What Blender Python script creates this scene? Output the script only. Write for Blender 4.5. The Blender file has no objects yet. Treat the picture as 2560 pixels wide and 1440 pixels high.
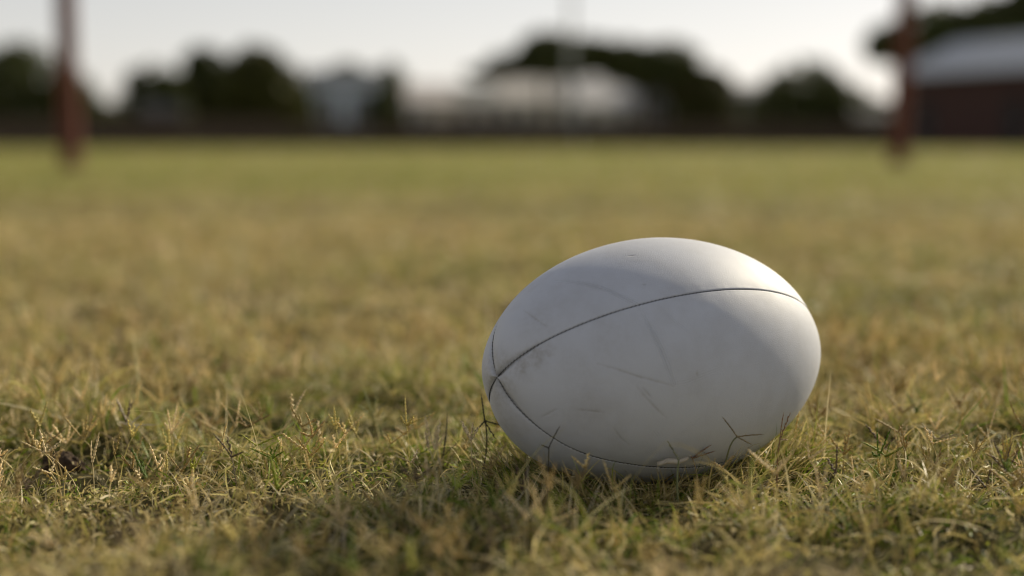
import bpy, math, random
import numpy as np
from mathutils import Vector, Matrix
rad = math.radians
S = bpy.context.scene
COL = S.collection
rng = np.random.default_rng(7)
random.seed(7)

# ------------------------------------------------------------------ camera, sky, sun, exposure
F = 3555.0                    # focal length in pixels of the 2560 wide photograph (50 mm on 36 mm)
HC = 0.2622                   # camera height
TH = math.atan((720 - 355) / F)
cam = bpy.data.cameras.new('camera')
cam.lens = 50.0; cam.sensor_width = 36.0
cam.clip_start = 0.02; cam.clip_end = 3000
cam.dof.use_dof = True
cam.dof.focus_distance = 1.065
cam.dof.aperture_fstop = 2.0
cam.dof.aperture_blades = 0
co = bpy.data.objects.new('camera', cam); COL.objects.link(co)
co.location = (0, 0, HC); co.rotation_euler = (math.pi/2 - TH, 0, 0)
S.camera = co

SUN_EL, SUN_AZ = rad(25), rad(43)      # azimuth: to the right of the view direction (+Y)
w = bpy.data.worlds.new('World'); S.world = w; w.use_nodes = True
nt = w.node_tree; nt.nodes.clear()
sky = nt.nodes.new('ShaderNodeTexSky'); sky.sky_type = 'NISHITA'
sky.sun_disc = False; sky.sun_elevation = SUN_EL; sky.sun_rotation = SUN_AZ
sky.dust_density = 0.4; sky.air_density = 1.0; sky.ozone_density = 1.0
bw = nt.nodes.new('ShaderNodeRGBToBW')
hs = nt.nodes.new('ShaderNodeMix'); hs.data_type = 'RGBA'; hs.inputs['Factor'].default_value = 0.66     # thin overcast: pale, nearly colourless sky
cm = nt.nodes.new('ShaderNodeVectorMath'); cm.operation = 'MULTIPLY'; cm.inputs[1].default_value = (1.70, 1.62, 1.585)
bg = nt.nodes.new('ShaderNodeBackground'); bg.inputs['Strength'].default_value = 0.10
wo = nt.nodes.new('ShaderNodeOutputWorld')
nt.links.new(sky.outputs[0], bw.inputs[0]); nt.links.new(sky.outputs[0], hs.inputs['A']); nt.links.new(bw.outputs[0], hs.inputs['B'])
gm = nt.nodes.new('ShaderNodeGamma'); gm.inputs['Gamma'].default_value = 0.70     # thin cloud evens the sky out
nt.links.new(hs.outputs['Result'], gm.inputs[0]); nt.links.new(gm.outputs[0], cm.inputs[0]); nt.links.new(cm.outputs[0], bg.inputs[0]); nt.links.new(bg.outputs[0], wo.inputs[0])
sl = bpy.data.lights.new('sun', 'SUN'); sl.energy = 4.7; sl.angle = rad(2.2); sl.color = (1.0, 0.88, 0.66)
so = bpy.data.objects.new('sun', sl); COL.objects.link(so)
sdir = Vector((math.cos(SUN_EL)*math.sin(SUN_AZ), math.cos(SUN_EL)*math.cos(SUN_AZ), math.sin(SUN_EL)))
so.rotation_euler = sdir.to_track_quat('Z', 'Y').to_euler()
so.location = (8, 8, 12)
vs = S.view_settings; vs.view_transform = 'Standard'; vs.look = 'None'; vs.exposure = 0.27; vs.gamma = 1.0
S.cycles.use_denoising = True
S.cycles.pixel_filter_type = 'BLACKMAN_HARRIS'; S.cycles.filter_width = 1.1
S.cycles.max_bounces = 6; S.cycles.diffuse_bounces = 3; S.cycles.transmission_bounces = 3

# ------------------------------------------------------------------ helpers
def tag(o, label=None, cat=None, group=None, kind=None):
    if label: o['label'] = label
    if cat: o['category'] = cat
    if group: o['group'] = group
    if kind: o['kind'] = kind
    return o

def mesh_obj(name, v, f, mat, parent=None, smooth=False, cols=None, attrs=None):
    me = bpy.data.meshes.new(name)
    v = np.asarray(v, dtype=np.float32); 
    if isinstance(f, np.ndarray):
        n = len(f); k = f.shape[1]
        me.vertices.add(len(v)); me.vertices.foreach_set('co', v.ravel())
        me.loops.add(n*k); me.loops.foreach_set('vertex_index', f.astype(np.int32).ravel())
        me.polygons.add(n); me.polygons.foreach_set('loop_start', np.arange(0, n*k, k, dtype=np.int32))
        me.update(calc_edges=True)
    else:
        me.from_pydata([tuple(map(float, p)) for p in v], [], f)
    if smooth: me.polygons.foreach_set('use_smooth', np.ones(len(me.polygons), dtype=bool))
    if cols is not None:
        a = me.color_attributes.new('col', 'FLOAT_COLOR', 'POINT')
        c = np.ones((len(v), 4), dtype=np.float32); c[:, :3] = cols
        a.data.foreach_set('color', c.ravel())
    for k2, val in (attrs or {}).items():
        a = me.attributes.new(k2, 'FLOAT', 'POINT'); a.data.foreach_set('value', np.asarray(val, dtype=np.float32))
    me.validate(); me.update()
    o = bpy.data.objects.new(name, me); COL.objects.link(o)
    if mat: me.materials.append(mat)
    if parent: o.parent = parent
    return o

def empty(name, loc, rz=0.0):
    o = bpy.data.objects.new(name, None); COL.objects.link(o)
    o.location = loc; o.rotation_euler = (0, 0, rz); o.empty_display_size = 0.1
    return o

def at(px, py, Y):
    """world point seen at a photo pixel, at distance Y along the ground"""
    u = (px - 1280)/F; v = (720 - py)/F
    d = Vector((u, math.cos(TH) + v*math.sin(TH), -math.sin(TH) + v*math.cos(TH)))
    return Vector((0, 0, HC)) + d*(Y/d.y)

class MB:
    def __init__(s): s.v = []; s.f = []
    def add(s, v, f):
        k = len(s.v); s.v += [tuple(p) for p in v]; s.f += [tuple(i + k for i in q) for q in f]
    def box(s, x0, x1, y0, y1, z0, z1):
        s.add([(x0,y0,z0),(x1,y0,z0),(x1,y1,z0),(x0,y1,z0),(x0,y0,z1),(x1,y0,z1),(x1,y1,z1),(x0,y1,z1)],
              [(0,3,2,1),(4,5,6,7),(0,1,5,4),(1,2,6,5),(2,3,7,6),(3,0,4,7)])
    def tube(s, pts, rs, n=8, cap=True):
        pts = [Vector(p) for p in pts]; k = len(s.v)
        up = Vector((0.13, 0.21, 1)) if abs((pts[-1]-pts[0]).normalized().z) < .9 else Vector((1, 0.1, 0))
        for i, p in enumerate(pts):
            t = (pts[min(i+1, len(pts)-1)] - pts[max(i-1, 0)]).normalized()
            a = t.cross(up).normalized(); b = t.cross(a)
            for j in range(n):
                an = 2*math.pi*j/n
                s.v.append(tuple(p + (a*math.cos(an) + b*math.sin(an))*rs[i]))
        for i in range(len(pts)-1):
            for j in range(n):
                s.f.append((k+i*n+j, k+i*n+(j+1) % n, k+(i+1)*n+(j+1) % n, k+(i+1)*n+j))
        if cap:
            s.f.append(tuple(k+j for j in range(n))[::-1]); e = k+(len(pts)-1)*n; s.f.append(tuple(e+j for j in range(n)))
    def build(s, name, mat, parent=None, smooth=False):
        return mesh_obj(name, s.v, s.f, mat, parent, smooth)

def mat_new(name):
    m = bpy.data.materials.new(name); m.use_nodes = True
    n = m.node_tree; b = n.nodes['Principled BSDF']
    return m, n, b

def mat_simple(name, col, rough=0.8, scale=3.0, var=0.25, col2=None, bump=0.0, stretch=(1, 1, 1), metallic=0):
    m, n, b = mat_new(name)
    tc = n.nodes.new('ShaderNodeTexCoord'); mp = n.nodes.new('ShaderNodeMapping'); mp.inputs['Scale'].default_value = stretch
    no = n.nodes.new('ShaderNodeTexNoise'); no.inputs['Scale'].default_value = scale; no.inputs['Detail'].default_value = 6
    cr = n.nodes.new('ShaderNodeValToRGB')
    c2 = col2 or tuple(c*(1-var) for c in col)
    cr.color_ramp.elements[0].position = .35; cr.color_ramp.elements[0].color = (*c2, 1)
    cr.color_ramp.elements[1].position = .65; cr.color_ramp.elements[1].color = (*col, 1)
    n.links.new(tc.outputs['Object'], mp.inputs[0]); n.links.new(mp.outputs[0], no.inputs['Vector'])
    n.links.new(no.outputs['Fac'], cr.inputs[0]); n.links.new(cr.outputs[0], b.inputs['Base Color'])
    b.inputs['Roughness'].default_value = rough; b.inputs['Metallic'].default_value = metallic
    if bump:
        bp = n.nodes.new('ShaderNodeBump'); bp.inputs['Strength'].default_value = bump
        n.links.new(no.outputs['Fac'], bp.inputs['Height']); n.links.new(bp.outputs[0], b.inputs['Normal'])
    return m

def mat_leafy(name, trans=0.35, rough=0.55, tint=(1, 1, 1), spec=0.3):
    """thin leaf matter: per-vertex colour, lets some light through"""
    m, n, b = mat_new(name)
    at_ = n.nodes.new('ShaderNodeAttribute'); at_.attribute_name = 'col'
    mul = n.nodes.new('ShaderNodeMix'); mul.data_type = 'RGBA'; mul.blend_type = 'MULTIPLY'; mul.inputs['Factor'].default_value = 1
    mul.inputs['B'].default_value = (*tint, 1)
    n.links.new(at_.outputs['Color'], mul.inputs['A'])
    n.links.new(mul.outputs['Result'], b.inputs['Base Color'])
    b.inputs['Roughness'].default_value = rough; b.inputs['Specular IOR Level'].default_value = spec
    tr = n.nodes.new('ShaderNodeBsdfTranslucent'); mx = n.nodes.new('ShaderNodeMixShader'); mx.inputs[0].default_value = trans
    n.links.new(mul.outputs['Result'], tr.inputs['Color'])
    n.links.new(b.outputs[0], mx.inputs[1]); n.links.new(tr.outputs[0], mx.inputs[2])
    n.links.new(mx.outputs[0], n.nodes['Material Output'].inputs['Surface'])
    return m

# smooth value noise in numpy
_tab = rng.random((256, 256)).astype(np.float64)
def vnoise(x, y, s, o=0):
    x = np.asarray(x)/s + 37.7*o + 1000; y = np.asarray(y)/s + 91.3*o + 1000
    xi = np.floor(x).astype(int); yi = np.floor(y).astype(int); fx = x-xi; fy = y-yi
    fx = fx*fx*(3-2*fx); fy = fy*fy*(3-2*fy)
    g = lambda a, b: _tab[a & 255, b & 255]
    return (g(xi, yi)*(1-fx)+g(xi+1, yi)*fx)*(1-fy)+(g(xi, yi+1)*(1-fx)+g(xi+1, yi+1)*fx)*fy
def fbm(x, y, s, o=0, n=3):
    r = 0; a = .5; t = 0
    for i in range(n):
        r = r + a*vnoise(x, y, s/2**i, o+i); t += a; a *= .55
    return r/t
def sstep(a, b, x):
    t = np.clip((np.asarray(x)-a)/(b-a), 0, 1); return t*t*(3-2*t)

BALL = (0.1141, 1.1042)
def height(x, y):
    """ground relief"""
    x = np.asarray(x, float); y = np.asarray(y, float)
    h = (fbm(x, y, .22, 1)-.5)*.030 + (fbm(x, y, .07, 4, 2)-.5)*.028
    h = h + .006*(1-sstep(.74, 1.0, y))*(y > 0)
    h = h*(1 - sstep(3, 12, np.hypot(x, y))*.6) + (fbm(x, y, 3.0, 7)-.5)*.05*sstep(3, 10, y)
    for hx, hy, r, d in ((-.235, 1.26, .045, .028), (-.36, 1.155, .03, .008), (.29, 1.03, .05, .012), (-.30, 1.42, .035, .012), (-.06, 1.03, .06, .008), (.05, .985, .04, .01)):
        h = h - d*np.exp(-(((x-hx)/(r*1.5))**2+((y-hy)/r)**2))
    rb = np.hypot((x-BALL[0])/1.25, y-BALL[1])
    k = np.exp(-(rb/.075)**2)
    return h*(1-k) - .001*k
def hollow(x, y):
    r = np.zeros_like(np.asarray(x, float))
    for hx, hy, rr in ((-.235, 1.26, .040), (-.355, 1.10, .030), (-.30, 1.42, .030), (.29, 1.03, .035), (-.045, 1.02, .035), (.05, .985, .03)):
        r = np.maximum(r, np.exp(-(((x-hx)/(rr*1.6))**2+((y-hy)/rr)**2)))
    return r
def greenness(x, y):
    """0 dry straw, 1 green sward"""
    d = np.asarray(y, float)
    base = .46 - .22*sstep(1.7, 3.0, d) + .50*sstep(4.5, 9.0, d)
    g = base + (fbm(x, y, .35, 11)-.5)*.9*(1-sstep(3, 8, d)*.6) + (fbm(x, y, 1.6, 15)-.5)*.7
    return np.clip(g, 0, 1)

# ------------------------------------------------------------------ the ground, one sheet to the horizon
def build_ground():
    ys = np.concatenate([np.arange(.3, 2.4, .008), np.geomspace(2.4, 60, 260), np.geomspace(62, 1500, 40)])
    ys = np.concatenate([[-300, -60, -12, -3, -1, -.3, 0, .15], ys])
    u = np.linspace(-1, 1, 401)
    us = np.sign(u)*(np.abs(u)**1.15)
    Y, U = np.meshgrid(ys, us, indexing='ij')
    half = np.where(Y < .3, .9 + np.abs(Y)*1.5, .75 + Y*.75)
    Xg = U*half
    Z = height(Xg, Y)
    g = greenness(Xg, Y)[..., None]
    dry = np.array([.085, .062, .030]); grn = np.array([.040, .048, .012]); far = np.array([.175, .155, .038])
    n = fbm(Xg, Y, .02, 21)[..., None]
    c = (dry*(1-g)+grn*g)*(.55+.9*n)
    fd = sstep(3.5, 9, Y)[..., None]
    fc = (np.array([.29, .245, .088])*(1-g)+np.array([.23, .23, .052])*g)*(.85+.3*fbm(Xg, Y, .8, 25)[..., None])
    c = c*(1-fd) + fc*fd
    ni, nj = Y.shape
    v = np.stack([Xg, Y, Z], -1).reshape(-1, 3)
    i, j = np.meshgrid(np.arange(ni-1), np.arange(nj-1), indexing='ij'); k = i*nj+j
    f = np.stack([k, k+1, k+nj+1, k+nj], -1).reshape(-1, 4)
    m, nt2, b = mat_new('soil_and_turf')
    a = nt2.nodes.new('ShaderNodeAttribute'); a.attribute_name = 'col'
    tc = nt2.nodes.new('ShaderNodeTexCoord'); no = nt2.nodes.new('ShaderNodeTexNoise'); no.inputs['Scale'].default_value = 55; no.inputs['Detail'].default_value = 8
    mr = nt2.nodes.new('ShaderNodeMapRange'); mr.inputs['To Min'].default_value = .55; mr.inputs['To Max'].default_value = 1.45
    mx = nt2.nodes.new('ShaderNodeVectorMath'); mx.operation = 'SCALE'
    nt2.links.new(tc.outputs['Object'], no.inputs['Vector']); nt2.links.new(no.outputs['Fac'], mr.inputs['Value'])
    nt2.links.new(a.outputs['Color'], mx.inputs[0]); nt2.links.new(mr.outputs[0], mx.inputs['Scale'])
    nt2.links.new(mx.outputs[0], b.inputs['Base Color']); b.inputs['Roughness'].default_value = 1; b.inputs['Specular IOR Level'].default_value = .1
    bp = nt2.nodes.new('ShaderNodeBump'); bp.inputs['Strength'].default_value = .6; bp.inputs['Distance'].default_value = .01
    nt2.links.new(no.outputs['Fac'], bp.inputs['Height']); nt2.links.new(bp.outputs[0], b.inputs['Normal'])
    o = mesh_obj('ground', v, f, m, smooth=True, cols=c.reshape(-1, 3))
    tag(o, 'grassy playing field of dry and green turf', 'ground', kind='structure')
build_ground()

# ------------------------------------------------------------------ the ball
BA, BB, BP = 0.1493, 0.0954, 1.921
BM = Matrix.Rotation(0.5812, 3, 'Z') @ Matrix.Rotation(-0.0004, 3, 'Y') @ Matrix.Rotation(-3.8425, 3, 'X')
CREASE = [[[-0.1043, 0.0453, -0.0498], [-0.0989, 0.0576, -0.0406], [-0.0925, 0.0672, -0.031], [-0.0851, 0.0746, -0.0213], [-0.0792, 0.0791, -0.0121], [-0.0735, 0.0821, -0.004], [-0.0706, 0.0833, 0.0002]], [[-0.0702, 0.0834, 0.0011], [-0.0697, 0.083, 0.0102], [-0.067, 0.0812, 0.0233], [-0.0633, 0.0775, 0.0366], [-0.0606, 0.0732, 0.0463], [-0.0563, 0.0662, 0.0576]]]
FAINT = [[[-0.0631, 0.0141, 0.0846], [-0.0541, 0.0269, 0.0841], [-0.0414, 0.0406, 0.0817], [-0.0274, 0.0552, 0.0755]], [[-0.0563, 0.0662, 0.0576], [-0.0473, 0.0684, 0.0584], [-0.0328, 0.0732, 0.0569], [-0.0156, 0.0771, 0.055]], [[-0.0653, 0.0357, 0.0773], [-0.0606, 0.0322, 0.0804]], [[-0.0566, 0.0875, 0.005], [-0.0501, 0.0875, 0.0181], [-0.0404, 0.0867, 0.0293]]]
SCUFF = [[[-0.1068, 0.0582, 0.0304], [-0.094, 0.0618, 0.0393], [-0.0801, 0.0636, 0.048], [-0.0675, 0.0647, 0.0541], [-0.0569, 0.0651, 0.0586]], [[-0.0831, 0.059, 0.0516], [-0.0759, 0.0547, 0.0603], [-0.0687, 0.0512, 0.0665], [-0.0593, 0.0461, 0.0737]], [[-0.0788, 0.0594, 0.0538], [-0.0721, 0.0556, 0.0613]], [[-0.0935, 0.0298, 0.0671], [-0.0865, 0.0241, 0.073], [-0.079, 0.02, 0.0776]], [[-0.1163, 0.0309, 0.05], [-0.1102, 0.0341, 0.0534], [-0.1026, 0.0369, 0.0575]], [[-0.1331, 0.0098, 0.0413], [-0.1276, 0.0228, 0.043]], [[-0.0508, 0.0751, -0.048], [-0.0456, 0.0771, -0.0472]], [[-0.06, 0.0853, -0.0156], [-0.0574, 0.0862, -0.0148]], [[-0.0386, 0.0743, 0.0539], [-0.0386, 0.0721, 0.0568]], [[-0.1288, 0.0346, -0.0324], [-0.1288, 0.0438, -0.0181], [-0.1266, 0.0491, -0.0081]]]
# stains: centre, radius, strength
STAIN = [([-0.1393, 0.0327, 0.0084], 0.01, 0.9), ([-0.1445, 0.0221, 0.008], 0.005, 0.5), ([-0.1327, 0.0423, 0.0069], 0.008, 0.8), ([-0.1294, 0.0427, -0.019], 0.016, 0.45), ([-0.1146, 0.0333, 0.0502], 0.016, 0.35), ([-0.1206, 0.0511, 0.0214], 0.014, 0.35), ([-0.0929, 0.0713, 0.0189], 0.018, 0.3), ([-0.1392, -0.0203, 0.0272], 0.014, 0.5)]

def poly_dist(P, line):
    L = np.array(line); d = np.full(len(P), 9.0); s = np.zeros(len(P)); tot = len(L)-1
    for i in range(tot):
        a, b = L[i], L[i+1]; ab = b-a
        t = np.clip(((P-a)@ab)/(ab@ab), 0, 1)
        dd = np.linalg.norm(P-(a+t[:, None]*ab), axis=1)
        m = dd < d; d[m] = dd[m]; s[m] = (i+t[m])/tot
    return d, s

def leather():
    m, n, b = mat_new('white_leather')
    dirt = n.nodes.new('ShaderNodeAttribute'); dirt.attribute_name = 'dirt'
    tc = n.nodes.new('ShaderNodeTexCoord')
    n1 = n.nodes.new('ShaderNodeTexNoise'); n1.inputs['Scale'].default_value = 260; n1.inputs['Detail'].default_value = 5; n1.inputs['Roughness'].default_value = .7
    n2 = n.nodes.new('ShaderNodeTexNoise'); n2.inputs['Scale'].default_value = 22; n2.inputs['Detail'].default_value = 9; n2.inputs['Roughness'].default_value = .65
    for q in (n1, n2): n.links.new(tc.outputs['Object'], q.inputs['Vector'])
    # dirt amount = attribute * noise + a light overall soiling
    r1 = n.nodes.new('ShaderNodeMapRange'); r1.inputs['From Min'].default_value = .40; r1.inputs['From Max'].default_value = .62
    n.links.new(n1.outputs['Fac'], r1.inputs['Value'])
    r2 = n.nodes.new('ShaderNodeMapRange'); r2.inputs['From Min'].default_value = .45; r2.inputs['From Max'].default_value = .80; r2.inputs['To Max'].default_value = .24
    n.links.new(n2.outputs['Fac'], r2.inputs['Value'])
    m1 = n.nodes.new('ShaderNodeMath'); m1.operation = 'MULTIPLY'; n.links.new(dirt.outputs['Fac'], m1.inputs[0]); 
    ad = n.nodes.new('ShaderNodeMath'); ad.operation = 'MULTIPLY_ADD'; ad.inputs[1].default_value = .6; ad.inputs[2].default_value = .4
    n.links.new(r1.outputs[0], ad.inputs[0]); n.links.new(ad.outputs[0], m1.inputs[1])
    m2 = n.nodes.new('ShaderNodeMath'); m2.operation = 'ADD'; m2.use_clamp = True
    n.links.new(m1.outputs[0], m2.inputs[0]); n.links.new(r2.outputs[0], m2.inputs[1])
    mx = n.nodes.new('ShaderNodeMix'); mx.data_type = 'RGBA'
    mx.inputs['A'].default_value = (.57, .59, .645, 1); mx.inputs['B'].default_value = (.22, .185, .13, 1)
    n.links.new(m2.outputs[0], mx.inputs['Factor']); n.links.new(mx.outputs['Result'], b.inputs['Base Color'])
    rr = n.nodes.new('ShaderNodeMapRange'); rr.inputs['To Min'].default_value = .50; rr.inputs['To Max'].default_value = .70
    n.links.new(n2.outputs['Fac'], rr.inputs['Value']); n.links.new(rr.outputs[0], b.inputs['Roughness'])
    b.inputs['Specular IOR Level'].default_value = .28
    vo = n.nodes.new('ShaderNodeTexVoronoi'); vo.inputs['Scale'].default_value = 900; vo.feature = 'DISTANCE_TO_EDGE'
    n.links.new(tc.outputs['Object'], vo.inputs['Vector'])
    b1 = n.nodes.new('ShaderNodeBump'); b1.inputs['Strength'].default_value = .28; b1.inputs['Distance'].default_value = .0006
    b2 = n.nodes.new('ShaderNodeBump'); b2.inputs['Strength'].default_value = .22; b2.inputs['Distance'].default_value = .002
    n.links.new(vo.outputs['Distance'], b1.inputs['Height']); n.links.new(n2.outputs['Fac'], b2.inputs['Height'])
    n.links.new(b2.outputs[0], b1.inputs['Normal']); n.links.new(b1.outputs[0], b.inputs['Normal'])
    return m

def build_ball():
    mat = leather()
    thr = mat_simple('grey_thread', (.040, .044, .042), .8, 300)
    M = np.array(BM)
    root = empty('rugby_ball', (BALL[0], BALL[1], 0.0))
    tag(root, 'plain white leather rugby ball with dark stitched seams lying on the grass', 'rugby ball')
    def surf(T, PH, seam_off):
        """point, outward normal on the ball"""
        t = np.sin(T); ex = np.maximum(0, 1-np.abs(t)**BP)
        r = BB*np.sqrt(ex)
        P = np.stack([BA*t, r*np.cos(PH), r*np.sin(PH)], -1)
        # gradient of r^2/b^2 + |t|^p
        N = np.stack([BP*np.abs(t)**(BP-1)*np.sign(t)/BA, 2*r*np.cos(PH)/BB**2, 2*r*np.sin(PH)/BB**2], -1)
        N /= np.maximum(np.linalg.norm(N, axis=-1, keepdims=True), 1e-9)
        return P, N, r
    def slump(p, nrm):     # the near end sags a little on its lower side
        return .0045*np.clip(-(nrm @ M.T)[..., 2], 0, 1)*np.exp(-((p[..., 0]+.112)/.032)**2)
    zmin = None
    for k in range(4):
        nt_, nph = (860, 440) if k in (0, 3) else (420, 200)
        q = np.linspace(0, 1, nph)
        phl = q - .072*np.sin(2*np.pi*q)      # denser toward the seams
        T = np.linspace(-np.pi/2+1e-3, np.pi/2-1e-3, nt_)
        TT, Q = np.meshgrid(T, phl, indexing='ij')
        PH = (k+Q)*np.pi/2
        P, N, r = surf(TT, PH, 0)
        dseam = r*np.minimum(Q, 1-Q)*np.pi/2
        tipd = np.minimum(np.abs(BA-P[..., 0]), np.abs(P[..., 0]+BA))       # distance from the point along the axis
        near = np.exp(-(tipd/.010)**2)
        disp = -(.0005+.0014*near)*np.exp(-(dseam/(.0007+.0016*near))**2)
        disp = disp - .0002*np.exp(-(dseam/.005)**2) + .0018*np.sin(np.pi*Q)*np.exp(-(tipd/.022)**2)
        disp = disp + .0004*np.sin(np.pi*Q)
        Pf = P.reshape(-1, 3)
        # fine puckers across the seam
        s = np.cumsum(np.r_[0, np.linalg.norm(np.diff(P[:, 0], axis=0), axis=1)])[:, None]
        disp = disp + .00012*fbm(s*1+0*Q, 0*s+0*Q, .0030, 45+k, 2)*2*(.3+vnoise(s+0*Q,0*s+0*Q,.03,47+k))*np.exp(-(dseam/.0045)**2)*(dseam > .0008)
        disp = disp + .0004*(fbm(s*1+0*Q, r*Q*1.57, .018, 40+k)-.5)*np.exp(-(dseam/.012)**2)
        df = disp.reshape(-1)
        df = df + slump(Pf, N.reshape(-1, 3))
        dirt = .30*np.exp(-(dseam/.0007)**2).reshape(-1) + .05*np.exp(-(dseam/.007)**2).reshape(-1)
        dirt += .35*np.exp(-(tipd/.004)**2).reshape(-1)
        for L in CREASE:
            d, sp = poly_dist(Pf, L); fade = np.clip(np.minimum(sp*3+.1, 1.25-sp*.6), 0, 1)
            wob = .0012*(fbm(Pf[:, 0]*3, Pf[:, 2]*3, .02, 60)-.5)
            df += .0005*np.cos((d+wob)/.0017*2*np.pi)*np.exp(-(d/.0027)**2)*fade
            dirt += .05*np.exp(-(d/.0012)**2)*fade
        for L in FAINT:
            d, sp = poly_dist(Pf, L); fade = np.sin(np.pi*np.clip(sp, 0.02, .98))**.5
            df += .00018*np.cos(d/.0017*2*np.pi)*np.exp(-(d/.0022)**2)*fade; dirt += .06*np.exp(-(d/.002)**2)*fade
        for L in SCUFF:
            d, sp = poly_dist(Pf, L); fade = np.sin(np.pi*np.clip(sp, 0.03, .97))**.5
            br = .35+.9*fbm(Pf[:, 0]*1.0+Pf[:, 1], Pf[:, 2]-Pf[:, 1], .006, 70)
            df += -.00025*np.exp(-(d/.0009)**2)*fade; dirt += .42*np.exp(-(d/.0007)**2)*fade*br + .06*np.exp(-(d/.004)**2)*fade
        for c, R_, a_ in STAIN:
            d = np.linalg.norm((Pf-np.array(c))*np.array([1, 1, 1]), axis=1) + .010*(fbm(Pf[:, 0]+Pf[:, 1], Pf[:, 2]-Pf[:, 0], .012, 80)-.5)
            dirt += a_*.34*np.exp(-np.clip(d/R_, 0, 9)**3)
        V = (Pf + N.reshape(-1, 3)*df[:, None]) @ M.T
        if zmin is None or V[:, 2].min() < zmin: zmin = V[:, 2].min()
        i, j = np.meshgrid(np.arange(nt_-1), np.arange(nph-1), indexing='ij'); kk = i*nph+j
        f = np.stack([kk, kk+1, kk+nph+1, kk+nph], -1).reshape(-1, 4)
        mesh_obj('leather_panel', V, f[:, ::-1], mat, root, smooth=True, attrs={'dirt': np.clip(dirt, 0, 1)})
    # seam threads
    for k in range(4):
        ph = k*np.pi/2
        T = np.linspace(-np.pi/2+.002, np.pi/2-.002, 4000)
        P, N, r = surf(T, np.full_like(T, ph), 0)
        P = P + N*slump(P, N)[:, None]
        s = np.r_[0, np.cumsum(np.linalg.norm(np.diff(P, axis=0), axis=1))]
        mb = MB(); pitch = .0032
        st = np.arange(.001, s[-1]-.001, pitch)
        side0 = np.array([0, -math.sin(ph), math.cos(ph)])
        rr = random.Random(k)
        for a in st:
            g = lambda x: np.array([np.interp(x, s, P[:, c]) for c in range(3)])
            nn = np.array([np.interp(a, s, N[:, c]) for c in range(3)])
            p0 = g(a); p1 = g(min(a+.0016, s[-1])); t = (p1-p0)
            wd = .00075 + rr.uniform(-.0001, .00015)
            A = p0 + side0*wd*1.0 - nn*.0006; Mi = (p0+p1)/2 - nn*.00018; B = p1 - side0*wd - nn*.0006
            mb.tube([M@A, M@Mi, M@B], [.00020, .00026, .00020], 5)
        # the sunk thread running in the groove
        idx = np.linspace(0, len(T)-1, 260).astype(int)
        mb.tube([M@(P[i]-N[i]*.00055) for i in idx], [.00019]*len(idx), 5)
        mb.build('seam_stitching', thr, root, smooth=True)
    root.location.z = -zmin - .0035
build_ball()

# ------------------------------------------------------------------ grass
C_DRY = np.array([[.61, .50, .23], [.50, .40, .16], [.76, .65, .39], [.36, .27, .11], [.55, .48, .17]])
C_GRN = np.array([[.14, .22, .018], [.21, .29, .028], [.10, .17, .016], [.28, .34, .045], [.33, .35, .055]])

def ribbons(x, y, hd, L, W, el0, el1, bend, base_c, tip_c, nseg, z0=None, tw=None):
    """strips of grass: rooted at x,y, heading hd, elevation from el0 at the root to el1 at the tip"""
    n = len(x)
    if z0 is None: z0 = height(x, y) - .002
    ts = np.linspace(0, 1, nseg+1)
    ds = (L/nseg)[:, None]
    tm = (ts[:-1]+ts[1:])/2
    el = el0[:, None] + (el1-el0)[:, None]*tm[None]**1.3
    h = hd[:, None] + bend[:, None]*tm[None]
    dx = np.cos(el)*np.cos(h)*ds; dy = np.cos(el)*np.sin(h)*ds; dz = np.sin(el)*ds
    c = np.zeros((n, nseg+1, 3))
    c[:, 0, 0] = x; c[:, 0, 1] = y; c[:, 0, 2] = z0
    c[:, 1:, 0] = x[:, None]+np.cumsum(dx, 1); c[:, 1:, 1] = y[:, None]+np.cumsum(dy, 1); c[:, 1:, 2] = z0[:, None]+np.cumsum(dz, 1)
    c[:, :, 2] = np.maximum(c[:, :, 2], z0[:, None]+.0005)
    # width direction: turned about the blade's run
    if tw is None: tw = rng.uniform(0, np.pi, n)
    wv = np.stack([-np.sin(hd)*np.cos(tw), np.cos(hd)*np.cos(tw), np.sin(tw)], -1)
    prof = np.minimum(1, (1-ts)*1.8+.08)*np.minimum(1, .6+ts*2)
    half = (W[:, None]*prof[None]*.5)[..., None]*wv[:, None, :]
    v = np.stack([c-half, c+half], 2).reshape(-1, 3)
    m = (nseg+1)*2
    f0 = np.array([[2*i, 2*i+1, 2*i+3, 2*i+2] for i in range(nseg)])
    f = (f0[None]+(np.arange(n)*m)[:, None, None]).reshape(-1, 4)
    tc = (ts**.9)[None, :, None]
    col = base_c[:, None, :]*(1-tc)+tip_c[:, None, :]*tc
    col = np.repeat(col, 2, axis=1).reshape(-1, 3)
    return v, f, col

def keep_off_ball(x, y, hd, L, el):
    """drop blades that would stab into the ball"""
    cx, cy = BALL; ca, sa = math.cos(.5812), math.sin(.5812)
    def inside(px, py, pz, k):
        lx = (px-cx)*ca+(py-cy)*sa; ly = -(px-cx)*sa+(py-cy)*ca
        return (lx/(BA*k))**2+(ly/(BB*k))**2+((pz-.092)/(BB*k))**2 < 1
    z = height(x, y)
    bad = inside(x, y, z+.004, 1.0)
    for t in (.35, .7, 1.0):
        bad |= inside(x+np.cos(hd)*np.cos(el)*L*t, y+np.sin(hd)*np.cos(el)*L*t, z+np.sin(el)*L*t, 1.0)
    return ~bad

def scatter(y0, y1, margin, dens):
    """positions per unit ground between two distances, over the width the camera could see plus a margin"""
    A = (y1-y0)*2*(.40*(y0+y1)/2+margin); n = int(A*dens)
    y = np.sqrt(rng.random(n*2)*(y1**2-y0**2)+y0**2) ; x = rng.uniform(-1, 1, n*2)*(.40*y1+margin)
    k = np.abs(x) < .40*y+margin
    return x[k][:n], y[k][:n]

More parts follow.
